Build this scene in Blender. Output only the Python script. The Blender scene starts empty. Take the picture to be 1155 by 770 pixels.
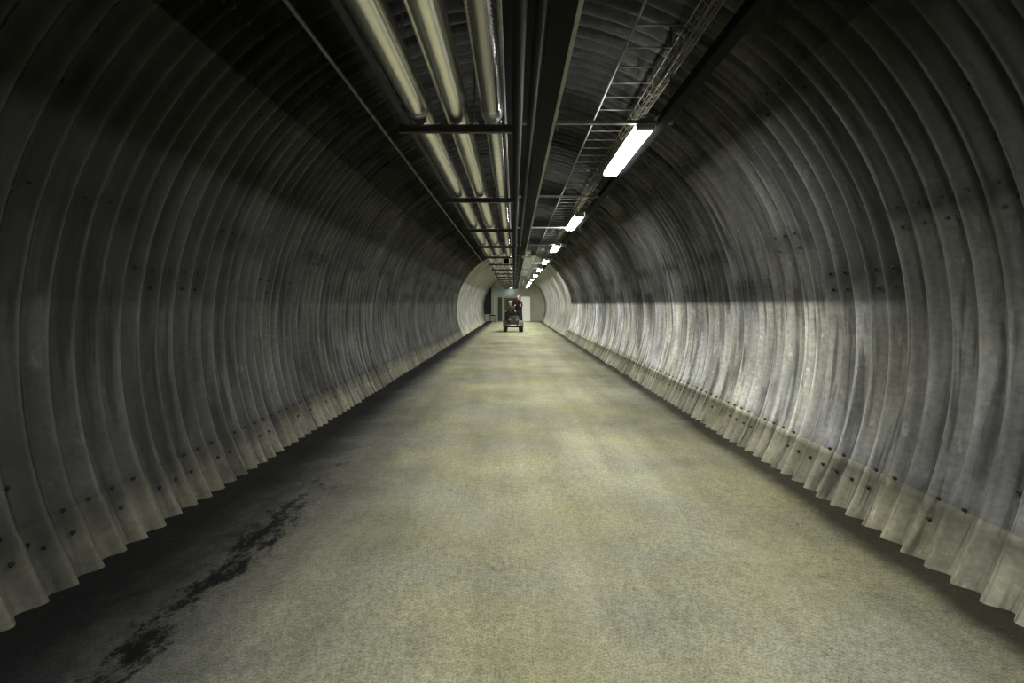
import bpy, bmesh, math, random
import numpy as np
from mathutils import Vector, Matrix
random.seed(7)
rng = np.random.default_rng(3)
col = bpy.context.scene.collection
sc = bpy.context.scene
PI = math.pi

# ------------------------------------------------------------------ constants
R, ZC = 2.75, 1.25          # tunnel radius, centre height
PITCH, AMP = 0.2, 0.033     # corrugation
Y0, YD1, YD2 = -4.0, 27.0, 51.0
TH_FLOOR, TH_BASE, TH_CEIL = math.radians(120.5), math.radians(111.1), math.radians(46)

# ------------------------------------------------------------------ materials
def mat(name, color=(.5,.5,.5), rough=.6, metal=0.0, emit=None, strength=0, noise=None, bump=0, coat=0):
    m = bpy.data.materials.new(name); m.use_nodes = True
    nt = m.node_tree; b = nt.nodes['Principled BSDF']
    b.inputs['Base Color'].default_value = (*color, 1)
    b.inputs['Roughness'].default_value = rough
    b.inputs['Metallic'].default_value = metal
    if emit:
        b.inputs['Emission Color'].default_value = (*emit, 1)
        b.inputs['Emission Strength'].default_value = strength
    if noise:
        sc_, amt = noise
        tc = nt.nodes.new('ShaderNodeTexCoord')
        n = nt.nodes.new('ShaderNodeTexNoise'); n.inputs['Scale'].default_value = sc_
        n.inputs['Detail'].default_value = 5
        nt.links.new(tc.outputs['Object'], n.inputs['Vector'])
        r = nt.nodes.new('ShaderNodeValToRGB')
        r.color_ramp.elements[0].position = .3; r.color_ramp.elements[1].position = .7
        r.color_ramp.elements[0].color = (*[c*(1-amt) for c in color], 1)
        r.color_ramp.elements[1].color = (*[min(1, c*(1+amt)) for c in color], 1)
        nt.links.new(n.outputs['Fac'], r.inputs['Fac'])
        nt.links.new(r.outputs['Color'], b.inputs['Base Color'])
        if bump:
            bp = nt.nodes.new('ShaderNodeBump'); bp.inputs['Strength'].default_value = bump
            bp.inputs['Distance'].default_value = .01
            nt.links.new(n.outputs['Fac'], bp.inputs['Height'])
            nt.links.new(bp.outputs['Normal'], b.inputs['Normal'])
    return m

class G:   # tiny node-graph helper
    def __init__(s, m): s.nt = m.node_tree; s.b = s.nt.nodes['Principled BSDF']
    def n(s, t, **k):
        x = s.nt.nodes.new(t)
        for a, v in k.items(): setattr(x, a, v)
        return x
    def l(s, a, b): s.nt.links.new(a, b)
    def math(s, op, a, b=None, clamp=False):
        x = s.n('ShaderNodeMath', operation=op); x.use_clamp = clamp
        for i, v in enumerate((a, b)):
            if v is None: continue
            if isinstance(v, (int, float)): x.inputs[i].default_value = v
            else: s.l(v, x.inputs[i])
        return x.outputs[0]
    def ramp(s, f, stops):
        x = s.n('ShaderNodeValToRGB'); e = x.color_ramp.elements
        while len(e) < len(stops): e.new(.5)
        for q, (p, c) in zip(e, stops):
            q.position = p; q.color = (c, c, c, 1) if isinstance(c, (int, float)) else (*c, 1)
        s.l(f, x.inputs['Fac']); return x.outputs['Color']
    def noise(s, vec, scale, detail=4, rough=.55, dist=0):
        x = s.n('ShaderNodeTexNoise'); x.inputs['Scale'].default_value = scale
        x.inputs['Detail'].default_value = detail; x.inputs['Roughness'].default_value = rough
        x.inputs['Distortion'].default_value = dist
        s.l(vec, x.inputs['Vector']); return x.outputs['Fac']
    def mapv(s, vec, scale):
        x = s.n('ShaderNodeMapping'); x.inputs['Scale'].default_value = scale
        s.l(vec, x.inputs['Vector']); return x.outputs[0]
    def mix(s, f, a, b, mode='MIX'):
        x = s.n('ShaderNodeMix', data_type='RGBA', blend_type=mode)
        for i, v in ((0, f), (6, a), (7, b)):
            if isinstance(v, (int, float)): x.inputs[i].default_value = v
            elif isinstance(v, tuple): x.inputs[i].default_value = (*v, 1)
            else: s.l(v, x.inputs[i])
        return x.outputs[2]

def steel_plate(name, tint, k, streak=.5, rough=.5, metal=.35):
    """galvanised corrugated plate; UV = metres round the ring, metres along the tunnel"""
    m = bpy.data.materials.new(name); m.use_nodes = True; g = G(m)
    uv = g.n('ShaderNodeUVMap').outputs[0]
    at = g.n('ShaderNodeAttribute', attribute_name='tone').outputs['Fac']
    n1 = g.noise(g.mapv(uv, (.55, 6, 1)), 1.0, 5, .6)          # streaks running round the ring
    n2 = g.noise(uv, 1.1, 5, .6, .4)                            # broad stains
    n3 = g.noise(uv, 26, 4, .65)                                # dirt grain
    s1 = g.ramp(n1, [(.36, 1-streak), (.64, 1.0+.25*streak)])
    s2 = g.ramp(n2, [(.33, .55), (.66, 1.15)])
    s3 = g.ramp(n3, [(.3, .72), (.62, 1.08)])
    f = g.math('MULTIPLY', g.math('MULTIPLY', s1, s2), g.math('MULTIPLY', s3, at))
    fleck = g.ramp(g.noise(g.mapv(uv, (4, 13, 1)), 1.0, 5, .7), [(.60, 1.0), (.68, 1.7)])
    drip = g.ramp(g.noise(g.mapv(uv, (.9, 16, 1)), 1.0, 3, .6, .4), [(.36, .40), (.47, 1.0)])
    f = g.math('MULTIPLY', g.math('MULTIPLY', f, k), g.math('MULTIPLY', fleck, drip) if streak > .3 else 1.0)
    w = g.ramp(g.noise(uv, .8, 3), [(.4, 0.0), (.62, 1.0)])
    c = g.mix(w, tint, (tint[0]*1.0, tint[1]*.99, tint[2]*.88))
    c2 = g.n('ShaderNodeVectorMath', operation='SCALE'); g.l(c, c2.inputs[0]); g.l(f, c2.inputs['Scale'])
    g.l(c2.outputs[0], g.b.inputs['Base Color'])
    g.b.inputs['Metallic'].default_value = metal
    rr = g.ramp(n2, [(.3, rough+.12), (.7, rough-.08)]); g.l(rr, g.b.inputs['Roughness'])
    bp = g.n('ShaderNodeBump'); bp.inputs['Strength'].default_value = .25; bp.inputs['Distance'].default_value = .006
    g.l(n3, bp.inputs['Height']); g.l(bp.outputs[0], g.b.inputs['Normal'])
    return m

M = {}
M['plate'] = steel_plate('weathered_steel_plate', (1.0, 1.0, .99), .40, .55, .5, .35)
M['plate_base'] = steel_plate('dusty_bottom_plate', (1.0, .97, .74), .52, .35, .62, .15)
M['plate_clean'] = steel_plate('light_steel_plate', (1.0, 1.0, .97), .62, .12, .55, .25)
M['bolt'] = mat('dark_bolt', (.02, .02, .02), .6, .3)
M['alu'] = mat('aluminium_cladding', (.92, .92, .82), .22, 1.0, noise=(3, .08), bump=.1)
M['duct'] = mat('spiral_duct_metal', (.8, .8, .74), .22, .9, noise=(5, .1))
M['band'] = mat('band_metal', (.34, .34, .38), .35, .85)
M['galv'] = mat('galvanised_steel', (.26, .26, .25), .5, .55, noise=(14, .2))
M['strut'] = mat('dark_strut_steel', (.07, .07, .068), .5, .5, noise=(9, .2))
M['wire'] = mat('yellowed_wire_tray', (.17, .165, .11), .6, .3)
M['black'] = mat('black_painted_steel', (.003, .003, .003), .7)
M['pipe_dark'] = mat('dark_painted_pipe', (.008, .008, .009), .7, .0, noise=(6, .25))
for k_ in ('black', 'pipe_dark'): M[k_].node_tree.nodes['Principled BSDF'].inputs['Specular IOR Level'].default_value = .12
M['cable'] = mat('black_cable_sheath', (.012, .012, .013), .55)
M['housing'] = mat('luminaire_housing', (.34, .34, .30), .5)
M['tube'] = mat('glowing_diffuser', (.9, .9, .85), .4, emit=(1.0, 1.0, .95), strength=118)
M['tube_far'] = mat('bright_far_diffuser', (.9, .9, .85), .4, emit=(1.0, 1.0, .93), strength=140)
M['spot'] = mat('glowing_spot_lens', (.9, .9, .9), .4, emit=(1, 1, 1), strength=14)
M['sign'] = mat('olive_sign_face', (.16, .17, .09), .6)
M['sign_mark'] = mat('pale_sign_mark', (.55, .58, .45), .6)

# floor -----------------------------------------------------------------
def floor_mat():
    m = bpy.data.materials.new('dusty_asphalt'); m.use_nodes = True; g = G(m)
    tc = g.n('ShaderNodeTexCoord').outputs['Object']
    sep = g.n('ShaderNodeSeparateXYZ'); g.l(tc, sep.inputs[0]); X, Y = sep.outputs[0], sep.outputs[1]
    edge = g.noise(g.mapv(tc, (1.2, .9, 1)), 1.3, 6, .65, .3)
    edge2 = g.noise(tc, 9, 5, .7)
    wob = g.math('ADD', g.math('MULTIPLY', g.math('SUBTRACT', edge, .5), .9), g.math('MULTIPLY', g.math('SUBTRACT', edge2, .5), .35))
    XL = g.math('ADD', X, wob)
    lowL = g.ramp(g.math('MULTIPLY_ADD' if False else 'ADD', g.math('MULTIPLY', XL, 1.0), 2.6), [(.0, 0.0), (.55, .05), (.95, .55), (1.0, .6)])
    # left wet strip: x < -1.7 ; the wide fade is painted light falloff
    fl = g.n('ShaderNodeMapRange'); fl.interpolation_type = 'SMOOTHSTEP'
    g.l(XL, fl.inputs[0]); fl.inputs[1].default_value = -2.25; fl.inputs[2].default_value = -.45
    fl.inputs[3].default_value = .05; fl.inputs[4].default_value = 1.0
    fl2 = g.n('ShaderNodeMapRange'); fl2.interpolation_type = 'SMOOTHSTEP'
    g.l(g.math('ADD', X, g.math('MULTIPLY', wob, .35)), fl2.inputs[0]); fl2.inputs[1].default_value = -2.15; fl2.inputs[2].default_value = -1.55
    fl2.inputs[3].default_value = .07; fl2.inputs[4].default_value = 1.0
    fy = g.n('ShaderNodeMapRange'); g.l(Y, fy.inputs[0]); fy.inputs[1].default_value = 4.; fy.inputs[2].default_value = 13.
    left = g.mix(fy.outputs[0], fl.outputs[0], fl2.outputs[0])
    # right gutter of dark grit
    fr = g.n('ShaderNodeMapRange'); fr.interpolation_type = 'SMOOTHSTEP'
    g.l(g.math('ADD', X, g.math('MULTIPLY', wob, .22)), fr.inputs[0]); fr.inputs[1].default_value = 2.05; fr.inputs[2].default_value = 2.30
    fr.inputs[3].default_value = 1.0; fr.inputs[4].default_value = .16
    fr2 = g.n('ShaderNodeMapRange'); fr2.interpolation_type = 'SMOOTHSTEP'  # sideways light falloff painted into the right half of the floor
    g.l(XL, fr2.inputs[0]); fr2.inputs[1].default_value = .7; fr2.inputs[2].default_value = 2.2
    fr2.inputs[3].default_value = 1.0; fr2.inputs[4].default_value = .55
    # black damp patches along the strip border
    pn = g.noise(g.mapv(tc, (2.2, 1.1, 1)), 1.9, 10, .85, .3)
    band = g.n('ShaderNodeMapRange'); g.l(g.math('ABSOLUTE', g.math('ADD', X, 1.66)), band.inputs[0])
    band.inputs[1].default_value = .0; band.inputs[2].default_value = .26; band.inputs[3].default_value = .185; band.inputs[4].default_value = 0
    by = g.n('ShaderNodeMapRange'); g.l(Y, by.inputs[0]); by.inputs[1].default_value = 4.2; by.inputs[2].default_value = 6.0
    by.inputs[3].default_value = 1; by.inputs[4].default_value = 0
    damp = g.ramp(g.math('ADD', pn, g.math('MULTIPLY', band.outputs[0], by.outputs[0])), [(.61, 1.0), (.68, .08)])
    # surface mottling, grain and pale specks
    n1 = g.ramp(g.noise(tc, .9, 4, .6), [(.32, .78), (.66, 1.12)])
    n2 = g.ramp(g.noise(g.mapv(tc, (3, .25, 1)), 1.0, 4), [(.35, .86), (.65, 1.08)])
    n3n = g.noise(tc, 95, 4, .8)
    n3 = g.math('MULTIPLY', g.ramp(n3n, [(.34, .5), (.6, 1.25)]), g.ramp(g.noise(tc, 24, 6, .75), [(.36, .78), (.6, 1.08)]))
    vo = g.n('ShaderNodeTexVoronoi'); vo.inputs['Scale'].default_value = 14; g.l(tc, vo.inputs['Vector'])
    sp = g.ramp(vo.outputs['Distance'], [(.03, 1.0), (.06, 0.0)])
    sp = g.math('MULTIPLY', sp, g.ramp(g.noise(tc, 5, 2), [(.56, 0.0), (.6, 1.0)]))
    f = g.math('MULTIPLY', g.math('MULTIPLY', n1, n2), g.math('MULTIPLY', n3, damp))
    f = g.math('MULTIPLY', f, g.math('MULTIPLY', left, g.math('MULTIPLY', fr.outputs[0], fr2.outputs[0])))
    base = g.mix(g.ramp(g.noise(tc, .7, 4), [(.38, 0.0), (.62, 1.0)]), (.44, .435, .33), (.47, .45, .27))
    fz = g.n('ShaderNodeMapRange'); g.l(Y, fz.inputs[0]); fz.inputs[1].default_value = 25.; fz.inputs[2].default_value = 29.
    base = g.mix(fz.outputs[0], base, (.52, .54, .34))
    base = g.mix(left, (.30, .30, .31), base)
    c2 = g.n('ShaderNodeVectorMath', operation='SCALE'); g.l(base, c2.inputs[0]); g.l(f, c2.inputs['Scale'])
    cc = g.mix(g.math('MULTIPLY', sp, .5), c2.outputs[0], (.55, .55, .5))
    g.l(cc, g.b.inputs['Base Color'])
    g.b.inputs['Roughness'].default_value = .9; g.b.inputs['Specular IOR Level'].default_value = .15
    bp = g.n('ShaderNodeBump'); bp.inputs['Strength'].default_value = .5; bp.inputs['Distance'].default_value = .008
    g.l(n3n, bp.inputs['Height']); g.l(bp.outputs[0], g.b.inputs['Normal'])
    return m
M['floor'] = floor_mat()

# ------------------------------------------------------------------ helpers
def link(name, me, m=None, parent=None, smooth=True):
    o = bpy.data.objects.new(name, me); col.objects.link(o)
    if m is not None:
        for k in (m if isinstance(m, (list, tuple)) else [m]): me.materials.append(k)
    if parent: o.parent = parent
    if smooth and len(me.polygons): me.polygons.foreach_set('use_smooth', [True]*len(me.polygons))
    return o
def tag(o, label, cat, group=None):
    o['label'] = label; o['category'] = cat
    if group: o['group'] = group
    return o
def thing(name, label, cat, loc=(0,0,0), group=None):
    o = bpy.data.objects.new(name, None); col.objects.link(o); o.location = loc; o.empty_display_size = .1
    return tag(o, label, cat, group)
def build(name, bm, m, parent=None, smooth=False):
    me = bpy.data.meshes.new(name); bmesh.ops.recalc_face_normals(bm, faces=bm.faces[:]); bm.to_mesh(me); bm.free()
    return link(name, me, m, parent, smooth)
def box(bm, x0, x1, y0, y1, z0, z1, bev=0, mi=0):
    r = bmesh.ops.create_cube(bm, size=1)
    vs = r['verts']
    for v in vs: v.co = Vector(((x0+x1)/2+v.co.x*(x1-x0), (y0+y1)/2+v.co.y*(y1-y0), (z0+z1)/2+v.co.z*(z1-z0)))
    fs = {f for v in vs for f in v.link_faces}
    for f in fs: f.material_index = mi
    if bev: bmesh.ops.bevel(bm, geom=list({e for v in vs for e in v.link_edges}), offset=bev, segments=2, affect='EDGES')
def tube(bm, pts, r, seg=12, caps=True):
    pts = [Vector(p) for p in pts]; rings = []
    rr = r if isinstance(r, (list, tuple)) else [r]*len(pts)
    for i, p in enumerate(pts):
        a = pts[max(0, i-1)]; b = pts[min(len(pts)-1, i+1)]
        t = (b-a).normalized(); up = Vector((0,0,1)) if abs(t.z) < .9 else Vector((1,0,0))
        u = t.cross(up).normalized(); v = u.cross(t)
        rings.append([bm.verts.new(p + (u*math.cos(2*PI*k/seg) + v*math.sin(2*PI*k/seg))*rr[i]) for k in range(seg)])
    for a, b in zip(rings, rings[1:]):
        for k in range(seg): bm.faces.new((a[k], a[(k+1)%seg], b[(k+1)%seg], b[k]))
    if caps and seg > 2:
        bm.faces.new(rings[0][::-1]); bm.faces.new(rings[-1])
def ball(bm, c, r, s=(1,1,1), seg=16):
    res = bmesh.ops.create_uvsphere(bm, u_segments=seg, v_segments=max(8, seg//2), radius=r)
    for v in res['verts']: v.co = Vector(c) + Vector((v.co.x*s[0], v.co.y*s[1], v.co.z*s[2]))

# ------------------------------------------------------------------ tunnel lining
RING = 1.0
def ring_seams(i):
    """angles (from the crown) of the lap joints between plates of ring i"""
    return (math.radians(38.5), math.radians(72.0)) if i % 2 else (math.radians(47.5), math.radians(80.5))
plate_tone = {}
stain = [random.choice((0, .25, .55, .75)) for _ in range(64)]
def tone_of(i, side, th, far):
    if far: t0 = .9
    s1, s2 = ring_seams(i)
    k = 0 if th < s1 else (1 if th < s2 else (2 if th < math.radians(84.9) else (3 if th < TH_BASE else 4)))
    key = (i, side if k else 0, k, far)
    if key not in plate_tone:
        v = random.uniform(-1, 1)
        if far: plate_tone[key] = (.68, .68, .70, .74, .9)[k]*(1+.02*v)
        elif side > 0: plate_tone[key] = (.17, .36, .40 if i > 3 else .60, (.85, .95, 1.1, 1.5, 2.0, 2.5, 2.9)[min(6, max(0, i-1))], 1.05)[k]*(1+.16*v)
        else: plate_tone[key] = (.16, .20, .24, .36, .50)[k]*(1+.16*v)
    return plate_tone[key]
def panel(name, th0, th1, ya, yb, mats, far=False, nper=10, nth=44, doff=0.0, bolts=True, kind='structure', parent=None):
    ys = np.arange(ya, yb+1e-6, PITCH/nper); ths = np.linspace(th0, th1, nth)
    Yg, Tg = np.meshgrid(ys, ths, indexing='ij')
    amp = AMP*(.3 if far else 1)
    r = R + amp*np.cos(2*PI*Yg/PITCH) - doff
    # slight dents and plate unevenness
    r += .003*np.sin(Yg*1.7+Tg*3) + .002*np.sin(Yg*.6-Tg*5)
    co = np.stack([r*np.sin(Tg), Yg, ZC+r*np.cos(Tg)], -1).reshape(-1, 3)
    ny, nt = Yg.shape
    idx = np.arange(ny*nt).reshape(ny, nt)
    q = np.stack([idx[:-1,:-1], idx[:-1,1:], idx[1:,1:], idx[1:,:-1]], -1).reshape(-1, 4)
    # tones
    ri = np.floor(Yg/RING).astype(int)
    tone = np.zeros((ny, nt), np.float32)
    for a in range(ny):
        i = int(ri[a, 0]); s1, s2 = ring_seams(i)
        fy = (Yg[a, 0]/RING) % 1.0
        for b in range(nt):
            th = Tg[a, b]; side = 1 if th > 0 else -1; at = abs(th)
            v = tone_of(i, side, at, far)
            if not far:
                d = min(abs(at-s1), abs(at-s2), abs(at-TH_BASE))*R
                if d < .16:
                    nz = .5 + .25*math.sin(Yg[a, 0]*31+th*9) + .25*math.sin(Yg[a, 0]*13-th*41)
                    v *= 1 - (1-d/.16)*(.25+.55*nz)
                ph = .5 + .5*math.cos(2*PI*Yg[a, 0]/PITCH)               # occlusion shade painted into the valleys
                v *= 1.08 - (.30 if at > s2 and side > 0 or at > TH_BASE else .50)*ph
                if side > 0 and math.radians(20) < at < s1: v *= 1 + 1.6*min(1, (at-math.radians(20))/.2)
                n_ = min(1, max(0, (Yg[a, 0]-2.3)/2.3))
                if at < 1.55: v *= (.34+.66*n_) if at < 1.2 else (.34+.66*n_) + (at-1.2)/.35*(.66-.66*n_)*.6  # fading light near the camera painted into the upper plates
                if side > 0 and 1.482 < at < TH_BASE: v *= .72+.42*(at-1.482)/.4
                if side > 0 and 1.40 < at < 1.82:                         # run-off stains below the upper joint
                    st = stain[i % 64]*(1-(at-1.40)/.42)
                    v *= 1 - st*(.55+.45*math.sin(Yg[a, 0]*37+i))
                if fy < .1 or fy > .93: v *= .82
                g = min(1, max(0, (Yg[a, 0]-1.2)/8)); g = g*g*(3-2*g)      # painted light falloff, darker towards this end
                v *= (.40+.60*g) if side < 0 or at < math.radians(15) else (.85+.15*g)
            tone[a, b] = v
    verts = co.tolist(); faces = q.tolist()
    nbase = len(faces)
    if bolts:
        def bolt(th, y):
            rr = R + amp*math.cos(2*PI*y/PITCH) - doff + .003*math.sin(y*1.7+th*3) + .002*math.sin(y*.6-th*5)
            n = Vector((-math.sin(th), 0, -math.cos(th))); c = Vector((rr*math.sin(th), y, ZC+rr*math.cos(th)))
            u = Vector((0, 1, 0)); w = n.cross(u); b0 = len(verts)
            for h, rad in ((-.004, .015), (.003, .015), (.004, .011), (.014, .010)):
                for k in range(6):
                    a = k*PI/3; verts.append(tuple(c + n*h + (u*math.cos(a)+w*math.sin(a))*rad))
            for L in range(3):
                for k in range(6):
                    faces.append([b0+L*6+k, b0+L*6+(k+1)%6, b0+(L+1)*6+(k+1)%6, b0+(L+1)*6+k])
            faces.append([b0+18+k for k in range(6)][::-1])
        for i in range(int(math.floor(ya)), int(math.ceil(min(yb, 20)))):
            s1, s2 = ring_seams(i)
            for sgn in (-1, 1):
                for s in (s1, s2, TH_BASE):
                    if th0 <= sgn*s+.001 and sgn*s <= th1+.001:
                        for k in range(10):
                            y = i + .05 + k*.1
                            off = .022 if k % 2 else -.022
                            if s == TH_BASE and (k % 2): continue
                            if y < yb and random.random() > .12:
                                t = sgn*(s + off)
                                if th0 < t < th1: bolt(t, y)
                                t = sgn*(s + off + .05*(1 if off < 0 else -1))
                                if th0 < t < th1 and random.random() > .5: bolt(t, y)
            t = -1.95
            while t < 1.95:
                if th0 < t < th1 and i % 2 == 1 and random.random() > .25 and i >= ya: bolt(t, i + .0)
                t += .115
    me = bpy.data.meshes.new(name); me.from_pydata(verts, [], faces)
    uvl = me.uv_layers.new(name='UVMap')
    lv = np.empty(len(me.loops), np.int32); me.loops.foreach_get('vertex_index', lv)
    uvv = np.zeros((len(verts), 2), np.float32)
    uvv[:co.shape[0], 0] = (Tg*R).reshape(-1); uvv[:co.shape[0], 1] = Yg.reshape(-1)
    uvl.data.foreach_set('uv', uvv[lv].reshape(-1))
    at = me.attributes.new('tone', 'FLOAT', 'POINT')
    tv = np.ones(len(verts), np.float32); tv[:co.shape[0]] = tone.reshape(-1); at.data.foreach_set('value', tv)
    o = link(name, me, mats)
    mi = np.zeros(len(faces), np.int32); mi[nbase:] = 1
    me.polygons.foreach_set('material_index', mi)
    o['kind'] = kind
    return o
M['crown'] = steel_plate('matte_crown_plate', (1.0, 1.0, .98), .42, .4, .75, .0)  # matte ceiling plate
M['crown'].node_tree.nodes['Principled BSDF'].inputs['Specular IOR Level'].default_value = .1
PM = [M['plate'], M['bolt']]; BM_ = [M['plate_base'], M['bolt']]; CM = [M['plate_clean'], M['bolt']]
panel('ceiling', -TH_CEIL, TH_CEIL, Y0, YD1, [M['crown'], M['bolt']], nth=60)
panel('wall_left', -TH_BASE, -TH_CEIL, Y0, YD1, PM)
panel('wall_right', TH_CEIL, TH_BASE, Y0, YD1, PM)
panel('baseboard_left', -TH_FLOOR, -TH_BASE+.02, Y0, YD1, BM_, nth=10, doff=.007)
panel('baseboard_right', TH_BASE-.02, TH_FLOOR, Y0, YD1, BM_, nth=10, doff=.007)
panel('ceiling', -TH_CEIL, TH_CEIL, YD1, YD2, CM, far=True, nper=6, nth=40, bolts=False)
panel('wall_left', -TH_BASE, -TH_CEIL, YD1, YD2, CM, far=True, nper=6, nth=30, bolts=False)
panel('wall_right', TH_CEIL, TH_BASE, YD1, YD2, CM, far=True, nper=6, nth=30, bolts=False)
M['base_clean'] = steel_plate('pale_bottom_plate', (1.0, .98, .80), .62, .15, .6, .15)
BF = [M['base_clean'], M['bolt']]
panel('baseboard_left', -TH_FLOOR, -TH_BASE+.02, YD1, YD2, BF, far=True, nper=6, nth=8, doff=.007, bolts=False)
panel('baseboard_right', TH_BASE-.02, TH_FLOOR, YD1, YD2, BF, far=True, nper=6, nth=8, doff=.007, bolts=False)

# floor
bm = bmesh.new()
nx, ny = 24, 220
gv = []
for j in range(ny+1):
    y = Y0 + (YD2-Y0)*j/ny; row = []
    for i in range(nx+1):
        x = -2.48 + 4.96*i/nx
        z = -.03*(abs(x)/2.48)**4 + .004*math.sin(y*.9+x*1.3) + .003*math.sin(y*2.3-x*2)
        if abs(x) > 2.2: z += random.uniform(-.008, .012)
        row.append(bm.verts.new((x, y, z)))
    gv.append(row)
for j in range(ny):
    for i in range(nx): bm.faces.new((gv[j][i], gv[j][i+1], gv[j+1][i+1], gv[j+1][i]))
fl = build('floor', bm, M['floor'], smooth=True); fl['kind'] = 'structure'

# ------------------------------------------------------------------ end wall with doors
M['endwall'] = mat('beige_end_wall', (.66, .65, .57), .7, noise=(1.5, .08))
M['endlow'] = mat('bluish_transom_panel', (.50, .56, .58), .5, noise=(2, .06))
M['greenish'] = mat('pale_green_frame', (.46, .53, .44), .6)
M['darkdoor'] = mat('dark_green_door', (.045, .055, .05), .5)
M['browndoor'] = mat('brown_door', (.10, .085, .055), .6)
M['whitedoor'] = mat('white_glow_door', (.88, .88, .80), .5, emit=(1, 1, .92), strength=.28)  # faint glow added so the door looks brightly lit
M['recess'] = mat('recess_shade', (.025, .025, .028), .7)
bm = bmesh.new()
vs = []
for k in range(65):
    a = -TH_FLOOR + 2*TH_FLOOR*k/64
    vs.append(bm.verts.new(((R+.06)*math.sin(a), YD2-.02, ZC+(R+.06)*math.cos(a))))
bm.faces.new(vs)
w = build('wall_back', bm, M['endwall']); w['kind'] = 'structure'
def struct_box(name, x0, x1, z0, z1, dy, th, m, parent=None, bev=0):
    bm = bmesh.new(); box(bm, x0, x1, YD2-dy-th, YD2-dy, z0, z1, bev)
    o = build(name, bm, m, parent)
    if not parent: o['kind'] = 'structure'
    return o
# flat dark sheet painting the shade of a left recess, following the ring
bm = bmesh.new(); vs = []
for k in range(25):
    a = -math.radians(104) + math.radians(62)*k/24
    vs.append(bm.verts.new(((R-.03)*math.sin(a), YD2-.05, ZC+(R-.03)*math.cos(a))))
vs.append(bm.verts.new((-2.05, YD2-.05, 3.1))); vs.append(bm.verts.new((-2.05, YD2-.05, .62)))
bm.faces.new(vs); o = build('trim_1', bm, M['recess']); o['kind'] = 'structure'
struct_box('trim_2', -2.03, -1.84, 0, 3.12, .03, .08, M['greenish'])
struct_box('trim_3', -1.84, .45, 2.22, 3.12, .03, .10, M['endlow'])
def door(n, x0, x1, z1, m, fm, handle_side, dy=.03, fr=.07):
    root = struct_box('door_%d' % n, x0, x1, -.02, z1, dy, .05, m)
    bm = bmesh.new()
    box(bm, x0-fr, x0, YD2-dy-.09, YD2-dy, -.02, z1+fr); box(bm, x1, x1+fr, YD2-dy-.09, YD2-dy, -.02, z1+fr)
    box(bm, x0, x1, YD2-dy-.09, YD2-dy, z1, z1+fr)
    build('door_frame', bm, fm, root)
    bm = bmesh.new(); hx = x1-.12 if handle_side > 0 else x0+.12
    y = YD2-dy-.05
    tube(bm, [(hx, y, 1.03), (hx, y-.05, 1.03), (hx-.11*handle_side, y-.05, 1.03)], .012, 8)
    build('door_handle', bm, M['galv'], root)
    return root
door(1, -1.46, -1.10, 2.12, M['darkdoor'], M['greenish'], 1)
door(2, -.86, .28, 2.05, M['browndoor'], M['greenish'], 1)
door(3, .62, 1.42, 2.16, M['whitedoor'], M['endwall'], -1)

# ------------------------------------------------------------------ services under the crown
YA, YB = -3.5, 50.1
def insulated_pipe(x, z, r, label, ybands):
    t = thing('insulated_pipe', label, 'pipe', (x, YA, z), 'foil-clad pipes under the crown')
    bm = bmesh.new()
    L = YB-YA; n = 54
    tube(bm, [(0, L*k/n, .004*math.sin(k*1.9)) for k in range(n+1)], r, 28)
    build('cladding', bm, M['alu'], t, True)
    for yb in ybands:
        bm = bmesh.new(); y = yb-YA
        tube(bm, [(0, y-.035, 0), (0, y-.03, 0), (0, y+.03, 0), (0, y+.035, 0)], [r+.001, r+.007, r+.007, r+.001], 28, False)
        build('joint_band', bm, M['band'], t, True)
    return t
BARS = [1.39+3.05*k for k in range(0, 17)]
insulated_pipe(-.735, 3.0, .098, 'foil-clad insulated pipe, leftmost of the overhead pipes, with a joint at the cross bar', [4.25])
insulated_pipe(-.448, 3.005, .10, 'foil-clad insulated pipe between the leftmost pipe and the ribbed duct', [10.2, 22.4])
# third: spiral duct with a ribbed near stretch
t = thing('spiral_duct', 'narrow silver duct, ribbed near the camera, rightmost of the shiny overhead pipes', 'duct', (-.172, YA, 2.985))
bm = bmesh.new(); tube(bm, [(0, 7.8, 0), (0, 30, .003), (0, YB-YA, 0)], .066, 24); build('duct_pipe', bm, M['duct'], t, True)
bm = bmesh.new(); pts = []; rr = []
k = 0; y = 0
while y < 7.75: pts.append((0, y, 0)); rr.append(.078 if k % 2 else .064); y += .024; k += 1
tube(bm, pts, rr, 20); build('ribbed_sleeve', bm, M['duct'], t, True)
bm = bmesh.new(); tube(bm, [(0, 7.70, 0), (0, 7.72, 0), (0, 7.9, 0), (0, 7.92, 0)], [.07, .083, .083, .07], 24); build('coupling', bm, M['band'], t, True)
# thin pipes and cables
def line(name, label, cat, pts, r, m, group=None, seg=12):
    bm = bmesh.new(); tube(bm, pts, r, seg); o = build(name, bm, m, None, True); return tag(o, label, cat, group)
def straight(x, z, n=20, w=.0):
    return [(x+random.uniform(-w, w), YA+(YB-YA)*k/n, z+random.uniform(-w, w)) for k in range(n+1)]
line('silver_conduit', 'thin dull conduit hugging the right flank of the ribbed duct', 'conduit', straight(-.072, 2.955), .012, M['galv'])
line('steel_pipe', 'dark grey painted pipe hanging just below the cross bars in the middle', 'pipe', straight(.022, 2.832), .036, M['pipe_dark'])
line('steel_pipe', 'slim dark pipe running just left of the cable tray with the bright edge', 'pipe', straight(.125, 2.868), .03, M['pipe_dark'])
# left support rail
bm = bmesh.new(); box(bm, -.865, -.825, YA, YB, 2.925, 2.931); box(bm, -.865, -.861, YA, YB, 2.925, 2.975)
tag(build('support_rail', bm, M['strut']), 'thin dark angle rail running along the left side of the leftmost pipe', 'rail')
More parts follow.
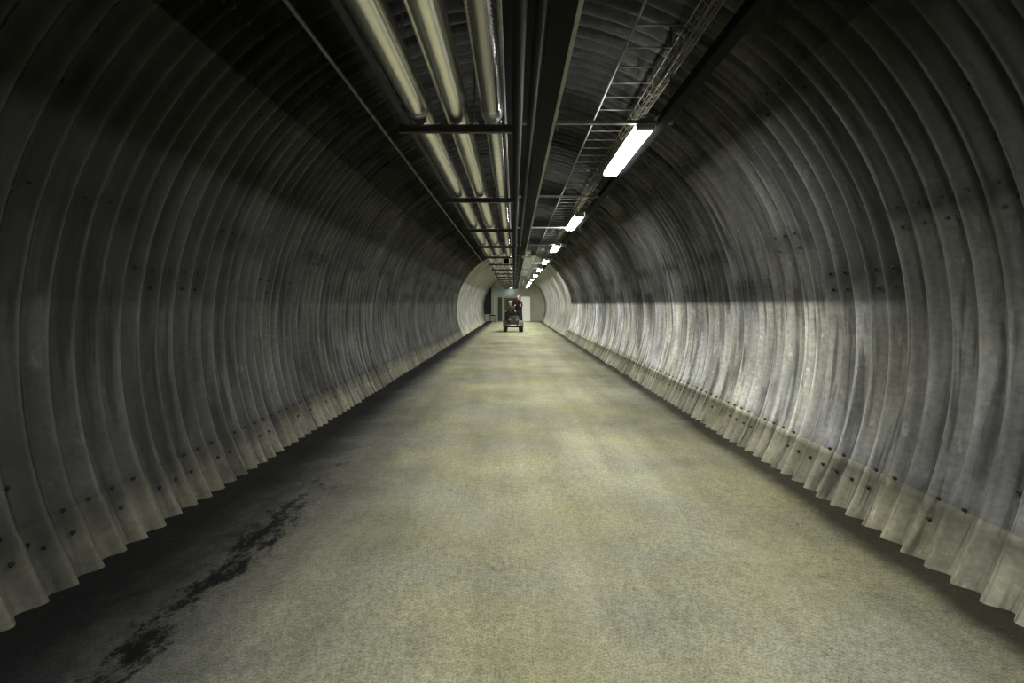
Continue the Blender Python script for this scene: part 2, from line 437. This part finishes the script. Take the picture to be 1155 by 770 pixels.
# closed cable trunking with lit right edge
t = thing('cable_trunking', 'dark closed cable trunking with a pale right edge, hung in the middle of the ceiling', 'cable trunking', (0, YA, 2.86))
L = YB-YA
bm = bmesh.new(); box(bm, .302, .313, 0, L, .0, .036); box(bm, .290, .302, 0, L, .0, .004); build('edge_rail', bm, M['galv'], t)
bm = bmesh.new(); box(bm, .168, .302, 0, L, .004, .036, .002); build('trunking_body', bm, M['black'], t)
t = thing('cable_tray', 'black solid-bottom cable tray above the middle pipes', 'cable tray', (0, YA, 3.05))
bm = bmesh.new(); box(bm, -.09, .30, 0, L, 0, .004); build('tray_bottom', bm, M['black'], t)
for x in (-.09, .296):
    bm = bmesh.new(); box(bm, x, x+.004, 0, L, .004, .07); build('side_rail', bm, M['black'], t)

# cable ladder, upper right
t = thing('cable_ladder', 'grey wire cable ladder with evenly spaced rungs above the lamp line', 'cable ladder', (0, YA, 3.30))
bm = bmesh.new(); tube(bm, [(.78, 0, 0), (.78, L, 0)], .009, 8); build('side_rail', bm, M['galv'], t, True)
y = .12; nr = 0; rest = bmesh.new()
while y < L:
    bm = bmesh.new() if 8 < nr < 100 else rest
    tube(bm, [(.78, y, 0), (1.11, y, 0)], .006, 6)
    if bm is not rest: build('rung', bm, M['galv'], t, True)
    y += .32; nr += 1
o = build('rungs', rest, M['galv'], t, True); o['kind'] = 'stuff'
t = thing('mesh_tray', 'narrow yellowish wire mesh tray beside the cable ladder', 'cable tray', (0, YA, 3.28))
bm = bmesh.new(); sec_ = ((1.125, .045), (1.14, 0), (1.175, 0), (1.205, 0), (1.235, 0), (1.25, .045)); prev = None
for k in range(int(L/.16)):
    row = [bm.verts.new((x, k*.16, z)) for x, z in sec_]
    if prev:
        for j in range(5): bm.faces.new((prev[j], prev[j+1], row[j+1], row[j]))
    prev = row
me = bpy.data.meshes.new('w'); bm.to_mesh(me); bm.free(); tmp = bpy.data.objects.new('w', me); col.objects.link(tmp)
wf = tmp.modifiers.new('w', 'WIREFRAME'); wf.thickness = .010; wf.use_boundary = True; wf.use_even_offset = False
dg = bpy.context.evaluated_depsgraph_get(); dg.update(); me2 = bpy.data.meshes.new_from_object(tmp.evaluated_get(dg)); bpy.data.objects.remove(tmp)
me2.materials.clear(); link('wire_mesh', me2, M['wire'], t, False)
line('data_cable', 'grey cable lying in the wire mesh tray', 'cable', straight(1.185, 3.297, 60, .006), .011, M['galv'], None, 8)

# trapeze supports
def support(i):
    y = BARS[i]
    nth = ['nearest', 'second', 'third', 'fourth', 'fifth', 'sixth', 'seventh', 'eighth', 'ninth', 'tenth', 'eleventh', 'twelfth', 'thirteenth', 'fourteenth', 'fifteenth', 'sixteenth', 'seventeenth']
    lab = ('steel cross bar carrying the ceiling pipes just overhead, out at the frame top' if i == 0 else
           'steel cross bar under the ceiling pipes, %s bar from the camera in view' % nth[i-1])
    t = thing('support_bar', lab, 'support', (0, y, 2.87), 'cross bars carrying the ceiling pipes')
    bm = bmesh.new()   # open C channel
    box(bm, -.90, .02, -.022, .022, .0, .004); box(bm, -.90, .02, -.022, -.018, 0, .030); box(bm, -.90, .02, .018, .022, 0, .030); box(bm, -.90, .02, -.022, .022, -.03, 0.0)
    build('cross_bar', bm, M['strut'], t)
    bm = bmesh.new()
    box(bm, .02, 1.24, -.022, .022, .038, .042); box(bm, .02, 1.24, -.022, -.018, .038, .062); box(bm, .02, 1.24, .018, .022, .038, .062)
    build('cross_arm', bm, M['galv'], t)
    for x in (-.88, -.31, .335, 1.225):
        zt = ZC + math.sqrt((R-.03)**2 - x*x) - 2.87
        bm = bmesh.new(); tube(bm, [(x, 0, -.012), (x, 0, zt)], .006, 8)
        build('hanger_rod', bm, M['strut'], t, True)
    for x in (-.60, -.30):
        bm = bmesh.new(); box(bm, x-.02, x+.02, -.026, .026, .03, .04, .002); build('clamp', bm, M['band'], t)
for i in range(len(BARS)): support(i)

# lighting trunking, black
t = thing('lighting_trunking', 'long black steel trunking beam that carries the row of ceiling lamps', 'beam', (0, YA, 2.90))
bm = bmesh.new()
box(bm, 1.115, 1.20, 0, L, 0, .07, .004); build('beam', bm, M['black'], t)

# luminaires
LY = [5.3+4.5*k for k in range(-2, 10)]
def lamp_tree(far):
    t = thing('ceiling_lamp', '', 'lamp', (1.035, 0, 2.90), 'linear lamps along the black trunking')
    hl = .86
    bm = bmesh.new(); box(bm, -.06, .06, -hl, hl, .022, .06, .01); build('housing', bm, M['housing'], t)
    bm = bmesh.new(); box(bm, -.07, .07, -hl+.07, hl-.07, -.018, .022, .008); build('diffuser', bm, M['tube_far'] if far else M['tube'], t)
    for s in (-1, 1):
        bm = bmesh.new(); a, b = sorted((s*hl, s*(hl-.07))); box(bm, -.072, .072, a, b, -.022, .03, .006)
        build('end_cap', bm, M['housing'], t)
    bm = bmesh.new(); box(bm, .07, .10, -.05, .05, .02, .055); build('bracket', bm, M['galv'], t)
    return t
def copy_tree(o, parent=None):
    kids = [k for k in bpy.data.objects if k.parent == o]
    c = o.copy(); col.objects.link(c); c.parent = parent
    for k in kids: copy_tree(k, c)
    return c
names = {0: 'nearest and largest glowing linear lamp in view on the black trunking', 1: 'glowing linear lamp on the trunking, second from the camera in view'}
ords = ['third', 'fourth', 'fifth', 'sixth', 'seventh', 'eighth', 'ninth', 'tenth', 'eleventh']
proto = {False: lamp_tree(False), True: lamp_tree(True)}
used = set()
for k, y in enumerate(LY):
    far = y > YD1
    if far in used: o = copy_tree(proto[far])
    else: o = proto[far]; used.add(far)
    o.location = (1.035, y, 2.90)
    j = k-2
    if j < 0: o['label'] = ['glowing linear lamp on the trunking behind the camera', 'glowing linear lamp on the trunking right above the camera'][k]
    elif j in names: o['label'] = names[j]
    else: o['label'] = 'small glowing linear lamp on the trunking, %s from the camera in view' % ords[j-2]

# conduit along the upper left plates
bm = bmesh.new(); tube(bm, [(-1.40, YA, 3.36), (-1.40, 26.8, 3.36)], .016, 10)
tag(build('wall_conduit', bm, M['galv'], None, True), 'thin grey conduit running straight along the upper left corrugated plates', 'conduit')

# small ceiling spot at the far end
t = thing('spotlight', 'small white spotlight shining above the doors at the far end', 'lamp', (-.31, YD2-.45, 2.93))
bm = bmesh.new(); tube(bm, [(0, 0, .16), (0, 0, .12), (0, -.02, 0)], [.05, .07, .17], 20); build('shade', bm, M['whitedoor'], t, True)
bm = bmesh.new(); tube(bm, [(0, -.02, -.004), (0, -.02, .01)], [.155, .15], 20); build('lens', bm, M['spot'], t, True)
bm = bmesh.new(); tube(bm, [(0, 0, .16), (0, 0, .9)], .012, 8); build('stem', bm, M['galv'], t, True)
# hanging sign and junction box
t = thing('hanging_sign', 'small olive sign with a pale mark hanging right of the cable tray, far along', 'sign', (.345, 16.0, 2.80))
bm = bmesh.new(); box(bm, -.135, .135, -.02, .02, .0, .22, .006); build('sign_panel', bm, M['sign'], t)
bm = bmesh.new(); box(bm, -.10, .10, -.025, -.021, .135, .165); box(bm, -.055, .055, -.025, -.021, .05, .11); build('sign_mark', bm, M['sign_mark'], t)
for x in (-.1, .1):
    bm = bmesh.new(); tube(bm, [(x, 0, .22), (x, 0, 1.15)], .004, 6); build('hanger_wire', bm, M['strut'], t, True)
t = thing('junction_box', 'small black box hanging under the pipes, far along the ceiling', 'box', (-.23, 17.2, 2.745))
bm = bmesh.new(); box(bm, -.075, .075, -.06, .06, 0, .13, .01); build('box_body', bm, M['black'], t)
bm = bmesh.new(); tube(bm, [(0, 0, .13), (0, 0, .18)], .012, 8); build('mounting_stem', bm, M['strut'], t, True)

# (far bench)
bm = bmesh.new(); box(bm, -2.0, -1.55, 46, 46.5, .56, .64, .01); box(bm, -1.98, -1.94, 46.02, 46.06, 0, .57); box(bm, -1.61, -1.57, 46.02, 46.06, 0, .57); box(bm, -1.98, -1.94, 46.44, 46.48, 0, .57); box(bm, -1.61, -1.57, 46.44, 46.48, 0, .57)
tag(build('bench', bm, M['pipe_dark']), 'small dark bench against the left side near the far end', 'bench')

# ------------------------------------------------------------------ utility cart
M['tyre'] = mat('tyre_rubber', (.018, .018, .017), .85)
M['rim'] = mat('wheel_rim', (.16, .16, .15), .4, .6)
M['body_paint'] = mat('dark_green_paint', (.035, .042, .025), .4)
M['grey_panel'] = mat('grey_plastic', (.13, .13, .12), .5)
M['seatv'] = mat('black_vinyl', (.02, .02, .02), .5)
M['lens'] = mat('headlight_glass', (.5, .5, .45), .2)
VX, VY = -.05, 31.2
cart = thing('utility_cart', 'dark four-wheeled riding cart carrying two people, coming up the middle of the tunnel', 'vehicle', (VX, VY, 0))
def wheel(x, y, r, w):
    prof = [(-w/2, r*.60), (-w/2, r*.86), (-w*.40, r*.96), (-w*.2, r), (w*.2, r), (w*.40, r*.96), (w/2, r*.86), (w/2, r*.60)]
    bm = bmesh.new(); seg = 36; rings = []
    for k in range(seg):
        a = 2*PI*k/seg; f = 1.0
        rings.append([bm.verts.new((px, math.cos(a)*pr*(1.015 if (k % 2 and pr > r*.9) else 1), math.sin(a)*pr*(1.015 if (k % 2 and pr > r*.9) else 1))) for px, pr in prof])
    for k in range(seg):
        A, B = rings[k], rings[(k+1) % seg]
        for j in range(len(prof)): bm.faces.new((A[j], A[(j+1) % len(prof)], B[(j+1) % len(prof)], B[j]))
    o = build('wheel', bm, M['tyre'], cart); o.location = (x, y, r)
    bm = bmesh.new()
    tube(bm, [(-w*.42, 0, 0), (-w*.2, 0, 0), (w*.2, 0, 0), (w*.42, 0, 0)], [r*.6, r*.5, r*.5, r*.6], 24)
    tube(bm, [(-w*.46, 0, 0), (w*.46, 0, 0)], r*.16, 12)
    build('rim', bm, M['rim'], o, False)
for x in (-.44, .42):
    wheel(x, -.62, .27, .18 if x < 0 else .22); wheel(x, .55, .28, .24)
bm = bmesh.new()   # chassis
for x in (-.22, .22): tube(bm, [(x, -.72, .42), (x, -.2, .36), (x, .7, .38)], .03, 8)
for y in (-.62, .55): tube(bm, [(-.44, y, .28), (.44, y, .28)], .028, 8)
for y in (-.62, .55):
    for x in (-.22, .22): tube(bm, [(x, y, .28), (x, y, .42)], .02, 8)
build('chassis', bm, M['black'], cart, True)
bm = bmesh.new()   # nose body with sloped shape
sec = [(-.86, .18, .46, .62), (-.74, .27, .42, .80), (-.40, .33, .40, .90), (-.15, .27, .40, .84), (.1, .22, .40, .66), (.72, .25, .42, .66)]
rings = []
for (y, hw, z0, z1) in sec:
    rings.append([bm.verts.new(p) for p in ((-hw, y, z0), (hw, y, z0), (hw*1.05, y, (z0+z1)/2), (hw*.8, y, z1), (-hw*.8, y, z1), (-hw*1.05, y, (z0+z1)/2))])
for a, b in zip(rings, rings[1:]):
    for k in range(6): bm.faces.new((a[k], a[(k+1) % 6], b[(k+1) % 6], b[k]))
bm.faces.new(rings[0]); bm.faces.new(rings[-1][::-1])
bmesh.ops.bevel(bm, geom=bm.edges[:], offset=.015, segments=2, affect='EDGES')
build('body_shell', bm, M['body_paint'], cart)
def fender(x, y, w, r, m):
    bm = bmesh.new(); A = []
    for k in range(11):
        a = math.radians(15+150*k/10)
        A.append([bm.verts.new((x+s*w/2, y+math.cos(a)*rr_, .27+math.sin(a)*rr_)) for s, rr_ in ((-1, r), (1, r), (1, r+.02), (-1, r+.02))])
    for p, q in zip(A, A[1:]):
        for k in range(4): bm.faces.new((p[k], p[(k+1) % 4], q[(k+1) % 4], q[k]))
    bm.faces.new(A[0]); bm.faces.new(A[-1][::-1])
    build('fender', bm, m, cart)
for x in (-.42, .42):
    fender(x, -.62, .26, .33, M['body_paint'] if x < 0 else M['grey_panel']); fender(x, .55, .28, .34, M['body_paint'])
bm = bmesh.new(); box(bm, -.36, .02, -.08, .42, .64, .76, .03); build('seat', bm, M['seatv'], cart)
bm = bmesh.new(); box(bm, -.05, .48, .40, .98, .40, .44, .01); build('standing_platform', bm, M['grey_panel'], cart)
bm = bmesh.new(); tube(bm, [(-.15, -.35, .84), (-.15, -.28, 1.06)], .025, 8)
tube(bm, [(-.46, -.16, 1.09), (-.34, -.22, 1.10), (-.15, -.28, 1.06), (.04, -.22, 1.10), (.16, -.16, 1.09)], .014, 8)
hb = build('handlebar', bm, M['black'], cart, True)
for x in (-.42, .12):
    bm = bmesh.new(); tube(bm, [(x-.04*(1 if x < 0 else -1), -.155, 1.09), (x+.06*(1 if x < 0 else -1), -.20, 1.098)], .021, 10); build('grip', bm, M['seatv'], hb, True)
for x in (-.17, .17):
    bm = bmesh.new(); ball(bm, (x, -.80, .66), .055, (1, .5, .8)); build('headlight', bm, M['lens'], cart, True)
bm = bmesh.new()
for x in (-.28, -.09, .09, .28): tube(bm, [(x, -.78, .92), (x, -.40, .93)], .01, 6)
for y in (-.78, -.59, -.40): tube(bm, [(-.28, y, .92), (.28, y, .92)], .01, 6)
for x in (-.2, .2): tube(bm, [(x, -.6, .80), (x, -.6, .92)], .01, 6)
build('front_rack', bm, M['black'], cart, True)
bm = bmesh.new()   # rail that the standing rider holds
tube(bm, [(.02, .36, .44), (.02, .30, 1.36), (.08, .28, 1.40), (.42, .28, 1.40), (.48, .30, 1.36), (.48, .36, .44)], .018, 8)
build('grab_rail', bm, M['black'], cart, True)
bm = bmesh.new(); box(bm, -.46, .50, .40, .43, .46, 1.16, .008); build('bulkhead', bm, M['seatv'], cart)

# ------------------------------------------------------------------ people
M['skin'] = mat('skin', (.50, .33, .25), .5)
M['hair_dark'] = mat('dark_brown_hair', (.04, .022, .015), .7)
M['hair_grey'] = mat('light_grey_hair', (.60, .56, .50), .7)
M['cap'] = mat('pale_cap_cloth', (.75, .75, .70), .8)
M['olive'] = mat('olive_jacket_cloth', (.10, .09, .045), .85, noise=(20, .2))
M['dark_trousers'] = mat('dark_trouser_cloth', (.02, .024, .018), .85)
M['coat'] = mat('black_coat_cloth', (.018, .013, .012), .85)
M['scarf'] = mat('dark_red_scarf_cloth', (.10, .025, .02), .85)
M['boot'] = mat('black_boot_leather', (.012, .012, .012), .5)
M['eye'] = mat('eye_white', (.8, .8, .8), .3)
M['lip'] = mat('lip', (.35, .14, .12), .5)

def grow(J, edges, root, name):
    """J: dict name->(pos, radius); skin surface, evaluated to a plain mesh"""
    names_ = list(J); ix = {n: i for i, n in enumerate(names_)}
    me = bpy.data.meshes.new(name); me.from_pydata([J[n][0] for n in names_], [(ix[a], ix[b]) for a, b in edges], [])
    o = bpy.data.objects.new(name, me); col.objects.link(o)
    sk = o.modifiers.new('s', 'SKIN'); sk.use_smooth_shade = True
    for n in names_:
        d = me.skin_vertices[0].data[ix[n]]; r = J[n][1]
        d.radius = r if isinstance(r, tuple) else (r, r); d.use_root = (n == root)
    sb = o.modifiers.new('d', 'SUBSURF'); sb.levels = 2; sb.render_levels = 2
    dg = bpy.context.evaluated_depsgraph_get(); dg.update()
    out = bpy.data.meshes.new_from_object(o.evaluated_get(dg))
    bpy.data.objects.remove(o); bpy.data.meshes.remove(me)
    return out
def person(label, loc, pelvis, chest, neck, head, hips, knees, ankles, toes, shoulders, elbows, wrists, hand_dir, mats, hair):
    """all joints are local; index 0 = figure's side at -x, 1 = +x. faces -Y"""
    J = {}; E = []
    def add(n, p, r, par=None):
        J[n] = (tuple(p), r)
        if par: E.append((par, n))
    p, c = Vector(pelvis), Vector(chest)
    add('pelvis', p, (.15, .12)); add('waist', p.lerp(c, .45), (.14, .11), 'pelvis'); add('chest', c, (.17, .125), 'waist')
    add('collar', Vector(neck)-Vector((0, 0, .06)), (.09, .08), 'chest'); add('neck', neck, .055, 'collar')
    h = Vector(head); add('jaw', h+Vector((0, -.02, -.07)), (.062, .075), 'neck'); add('skull', h+Vector((0, .0, .045)), (.078, .095), 'jaw')
    add('top', h+Vector((0, .005, .09)), (.055, .065), 'skull')
    for s in (0, 1):
        q = 'LR'[s]
        add('hip'+q, hips[s], .092, 'pelvis'); K = Vector(knees[s]); H = Vector(hips[s]); A = Vector(ankles[s])
        add('th'+q, H.lerp(K, .5), .082, 'hip'+q); add('kn'+q, K, .062, 'th'+q); add('cf'+q, K.lerp(A, .35), .06, 'kn'+q)
        add('an'+q, A, .043, 'cf'+q); add('toe'+q, toes[s], (.045, .035), 'an'+q)
        S = Vector(shoulders[s]); El = Vector(elbows[s]); W = Vector(wrists[s])
        add('sh'+q, S, .066, 'chest'); add('ua'+q, S.lerp(El, .5), .054, 'sh'+q); add('el'+q, El, .046, 'ua'+q)
        add('fa'+q, El.lerp(W, .4), .043, 'el'+q); add('wr'+q, W, .03, 'fa'+q)
        d = Vector(hand_dir[s]).normalized(); add('pm'+q, W+d*.06, (.04, .024), 'wr'+q)
        side = Vector((1, 0, 0)) - d*d.x; side.normalize(); dn = Vector((0, 0, -1))
        for f in range(4):
            b = W + d*.085 + side*(-.03+.02*f); ln = (.07, .08, .075, .06)[f]
            add('f%d%s' % (f, q), b, .010, 'pm'+q)
            add('g%d%s' % (f, q), b+d*ln*.45+dn*.012, .0095, 'f%d%s' % (f, q)); add('e%d%s' % (f, q), b+d*ln*.55+dn*.045, .008, 'g%d%s' % (f, q))
        ts = 1 if s == 0 else -1
        add('t0'+q, W+d*.04+side*.04*ts+dn*.01, .012, 'pm'+q); add('t1'+q, W+d*.075+side*.055*ts+dn*.025, .010, 't0'+q)
    me = grow(J, E, 'pelvis', 'person')
    o = link('person', me, mats); o.location = loc
    tag(o, label, 'person')
    zn = Vector(neck).z - .015; W0, W1 = Vector(wrists[0]), Vector(wrists[1]); pz = p.z - .02
    for poly in me.polygons:
        cc = poly.center; mi = 1
        nearw = False
        for s in (0, 1):
            W = Vector(wrists[s]); d = Vector(hand_dir[s]).normalized()
            if (cc-W).length < .26 and (cc-W).dot(d) > -.005 and cc.z > W.z-.085: nearw = True
        if cc.z > zn: mi = 0
        elif nearw: mi = 0
        elif min((cc-Vector(a)).length for a in list(ankles)+list(toes)) < .14: mi = 3
        elif any(cc.z < pz + .12 and min(((cc-(Vector(hips[s]).lerp(Vector(knees[s]), t))).length) for t in (.25, .5, .75, 1)) < .15 for s in (0, 1)) or cc.z < min(knees[0][2], knees[1][2])-.03 and cc.z < pz: mi = 2
        poly.material_index = mi
    me.polygons.foreach_set('use_smooth', [True]*len(me.polygons))
    # face
    bm = bmesh.new(); ball(bm, h+Vector((0, -.108, .005)), .014, (.8, 1.1, 1.7)); build('nose', bm, M['skin'], o, True)
    for x in (-.03, .03):
        bm = bmesh.new(); ball(bm, h+Vector((x, -.088, .03)), .012, (1.2, .7, .7)); ey = build('eye', bm, M['eye'], o, True); bm = bmesh.new(); ball(bm, h+Vector((x, -.0965, .03)), .0048, (1, .5, 1)); build('pupil', bm, M['bolt'], ey, True)
    for x in (-.083, .083):
        bm = bmesh.new(); ball(bm, h+Vector((x, .005, .015)), .022, (.4, .8, 1.3)); build('ear', bm, M['skin'], o, True)
    bm = bmesh.new(); ball(bm, h+Vector((0, -.092, -.045)), .012, (2, .6, .5)); build('mouth', bm, M['lip'], o, True)
    # hair cap: upper/back shell
    bm = bmesh.new(); res = bmesh.ops.create_uvsphere(bm, u_segments=24, v_segments=16, radius=1)
    dele = [v for v in bm.verts if (v.co.z < -.25 or (v.co.y < -.25 and v.co.z < .42) or (v.co.y < .1 and v.co.z < -.0))]
    bmesh.ops.delete(bm, geom=dele, context='VERTS')
    for v in bm.verts: v.co = h + Vector((v.co.x*.095, .012+v.co.y*.11, .045+v.co.z*.105))
    hm = build('hair', bm, hair, o, True)
    return o, h
skinL = [M['skin'], M['olive'], M['dark_trousers'], M['boot']]
# driver, astride the seat
base = Vector((VX, VY, 0))
d1, h1 = person('seated driver in a pale cap and olive jacket holding the cart handlebar', tuple(base),
    (-.17, .16, .86), (-.17, .04, 1.24), (-.17, .0, 1.43), (-.17, -.04, 1.535),
    [(-.27, .12, .84), (-.07, .12, .84)], [(-.40, -.28, .86), (.06, -.28, .86)], [(-.42, -.26, .50), (.10, -.26, .50)], [(-.43, -.42, .46), (.11, -.42, .46)],
    [(-.36, .04, 1.34), (.02, .04, 1.34)], [(-.45, .02, 1.09), (.12, .02, 1.09)], [(-.42, -.10, 1.13), (.10, -.10, 1.13)],
    [(0.0, -1, -.1), (0.0, -1, -.1)], skinL, M['hair_dark'])
bm = bmesh.new(); res = bmesh.ops.create_uvsphere(bm, u_segments=24, v_segments=12, radius=1)
bmesh.ops.delete(bm, geom=[v for v in bm.verts if v.co.z < -.02], context='VERTS')
for v in bm.verts: v.co = h1 + Vector((v.co.x*.105, .008+v.co.y*.12, .065+v.co.z*.10))
A = [bm.verts.new(h1+Vector((math.sin(a)*.085, -.105-math.cos(a)*.075, .062-.01*math.cos(a)))) for a in [math.radians(-90+18*k) for k in range(11)]]
bm.faces.new(A)
build('cap', bm, M['cap'], d1, True)
bm = bmesh.new(); box(bm, -.53, -.31, -.55, -.02, .40, .43, .01); box(bm, -.02, .22, -.55, -.02, .40, .43, .01); build('footboard', bm, M['grey_panel'], cart)
# passenger standing on the rear platform
skinR = [M['skin'], M['coat'], M['coat'], M['boot']]
d2, h2 = person('standing passenger in a black coat and dark red scarf on the back of the cart', tuple(base),
    (.25, .60, 1.18), (.25, .56, 1.55), (.25, .54, 1.75), (.25, .52, 1.86),
    [(.16, .60, 1.14), (.34, .60, 1.14)], [(.15, .54, .80), (.36, .54, .80)], [(.14, .62, .50), (.37, .62, .50)], [(.13, .48, .475), (.38, .48, .475)],
    [(.06, .57, 1.66), (.44, .57, 1.66)], [(.00, .48, 1.40), (.50, .48, 1.40)], [(.10, .38, 1.45), (.40, .38, 1.45)],
    [(0.0, -1, -.15), (0.0, -1, -.15)], skinR, M['hair_grey'])
bm = bmesh.new()   # long coat skirt hanging to the knees
rings = []
for z, rx, ry in ((1.50, .215, .15), (1.25, .225, .17), (1.0, .25, .19), (.62, .28, .21), (.60, .275, .205)):
    rings.append([bm.verts.new((.25+math.cos(2*PI*k/24)*rx, .58+math.sin(2*PI*k/24)*ry, z)) for k in range(24)])
for a, b in zip(rings, rings[1:]):
    for k in range(24): bm.faces.new((a[k], a[(k+1) % 24], b[(k+1) % 24], b[k]))
build('coat', bm, M['coat'], d2, True)
bm = bmesh.new(); tube(bm, [(.25+math.cos(a)*.085, .54+math.sin(a)*.08, 1.73+.01*math.sin(3*a)) for a in [2*PI*k/20 for k in range(21)]], .03, 8)
tube(bm, [(.20, .46, 1.72), (.18, .42, 1.60), (.17, .415, 1.42)], [.03, .035, .03], 8); build('scarf', bm, M['scarf'], d2, True)

# ------------------------------------------------------------------ world, camera
wd = bpy.data.worlds.new('tunnel_dark'); sc.world = wd; wd.use_nodes = True
wd.node_tree.nodes['Background'].inputs[0].default_value = (.01, .01, .01, 1)
wd.node_tree.nodes['Background'].inputs[1].default_value = .1
cam = bpy.data.cameras.new('camera'); co_ = bpy.data.objects.new('camera', cam); col.objects.link(co_)
co_.location = (0, 0, 1.5); co_.rotation_euler = (PI/2, 0, 0)
cam.sensor_width = 36; cam.lens = 640/1155*36
cam.shift_x = -2.5/1155; cam.shift_y = -42/1155
cam.clip_start = .05; cam.clip_end = 200
sc.camera = co_
sc.view_settings.view_transform = 'Standard'
sc.view_settings.look = 'None'
sc.view_settings.exposure = 0
sc.cycles.use_denoising = True
sc.cycles.max_bounces = 6; sc.cycles.diffuse_bounces = 4; sc.cycles.glossy_bounces = 3
sc.cycles.sample_clamp_indirect = 6
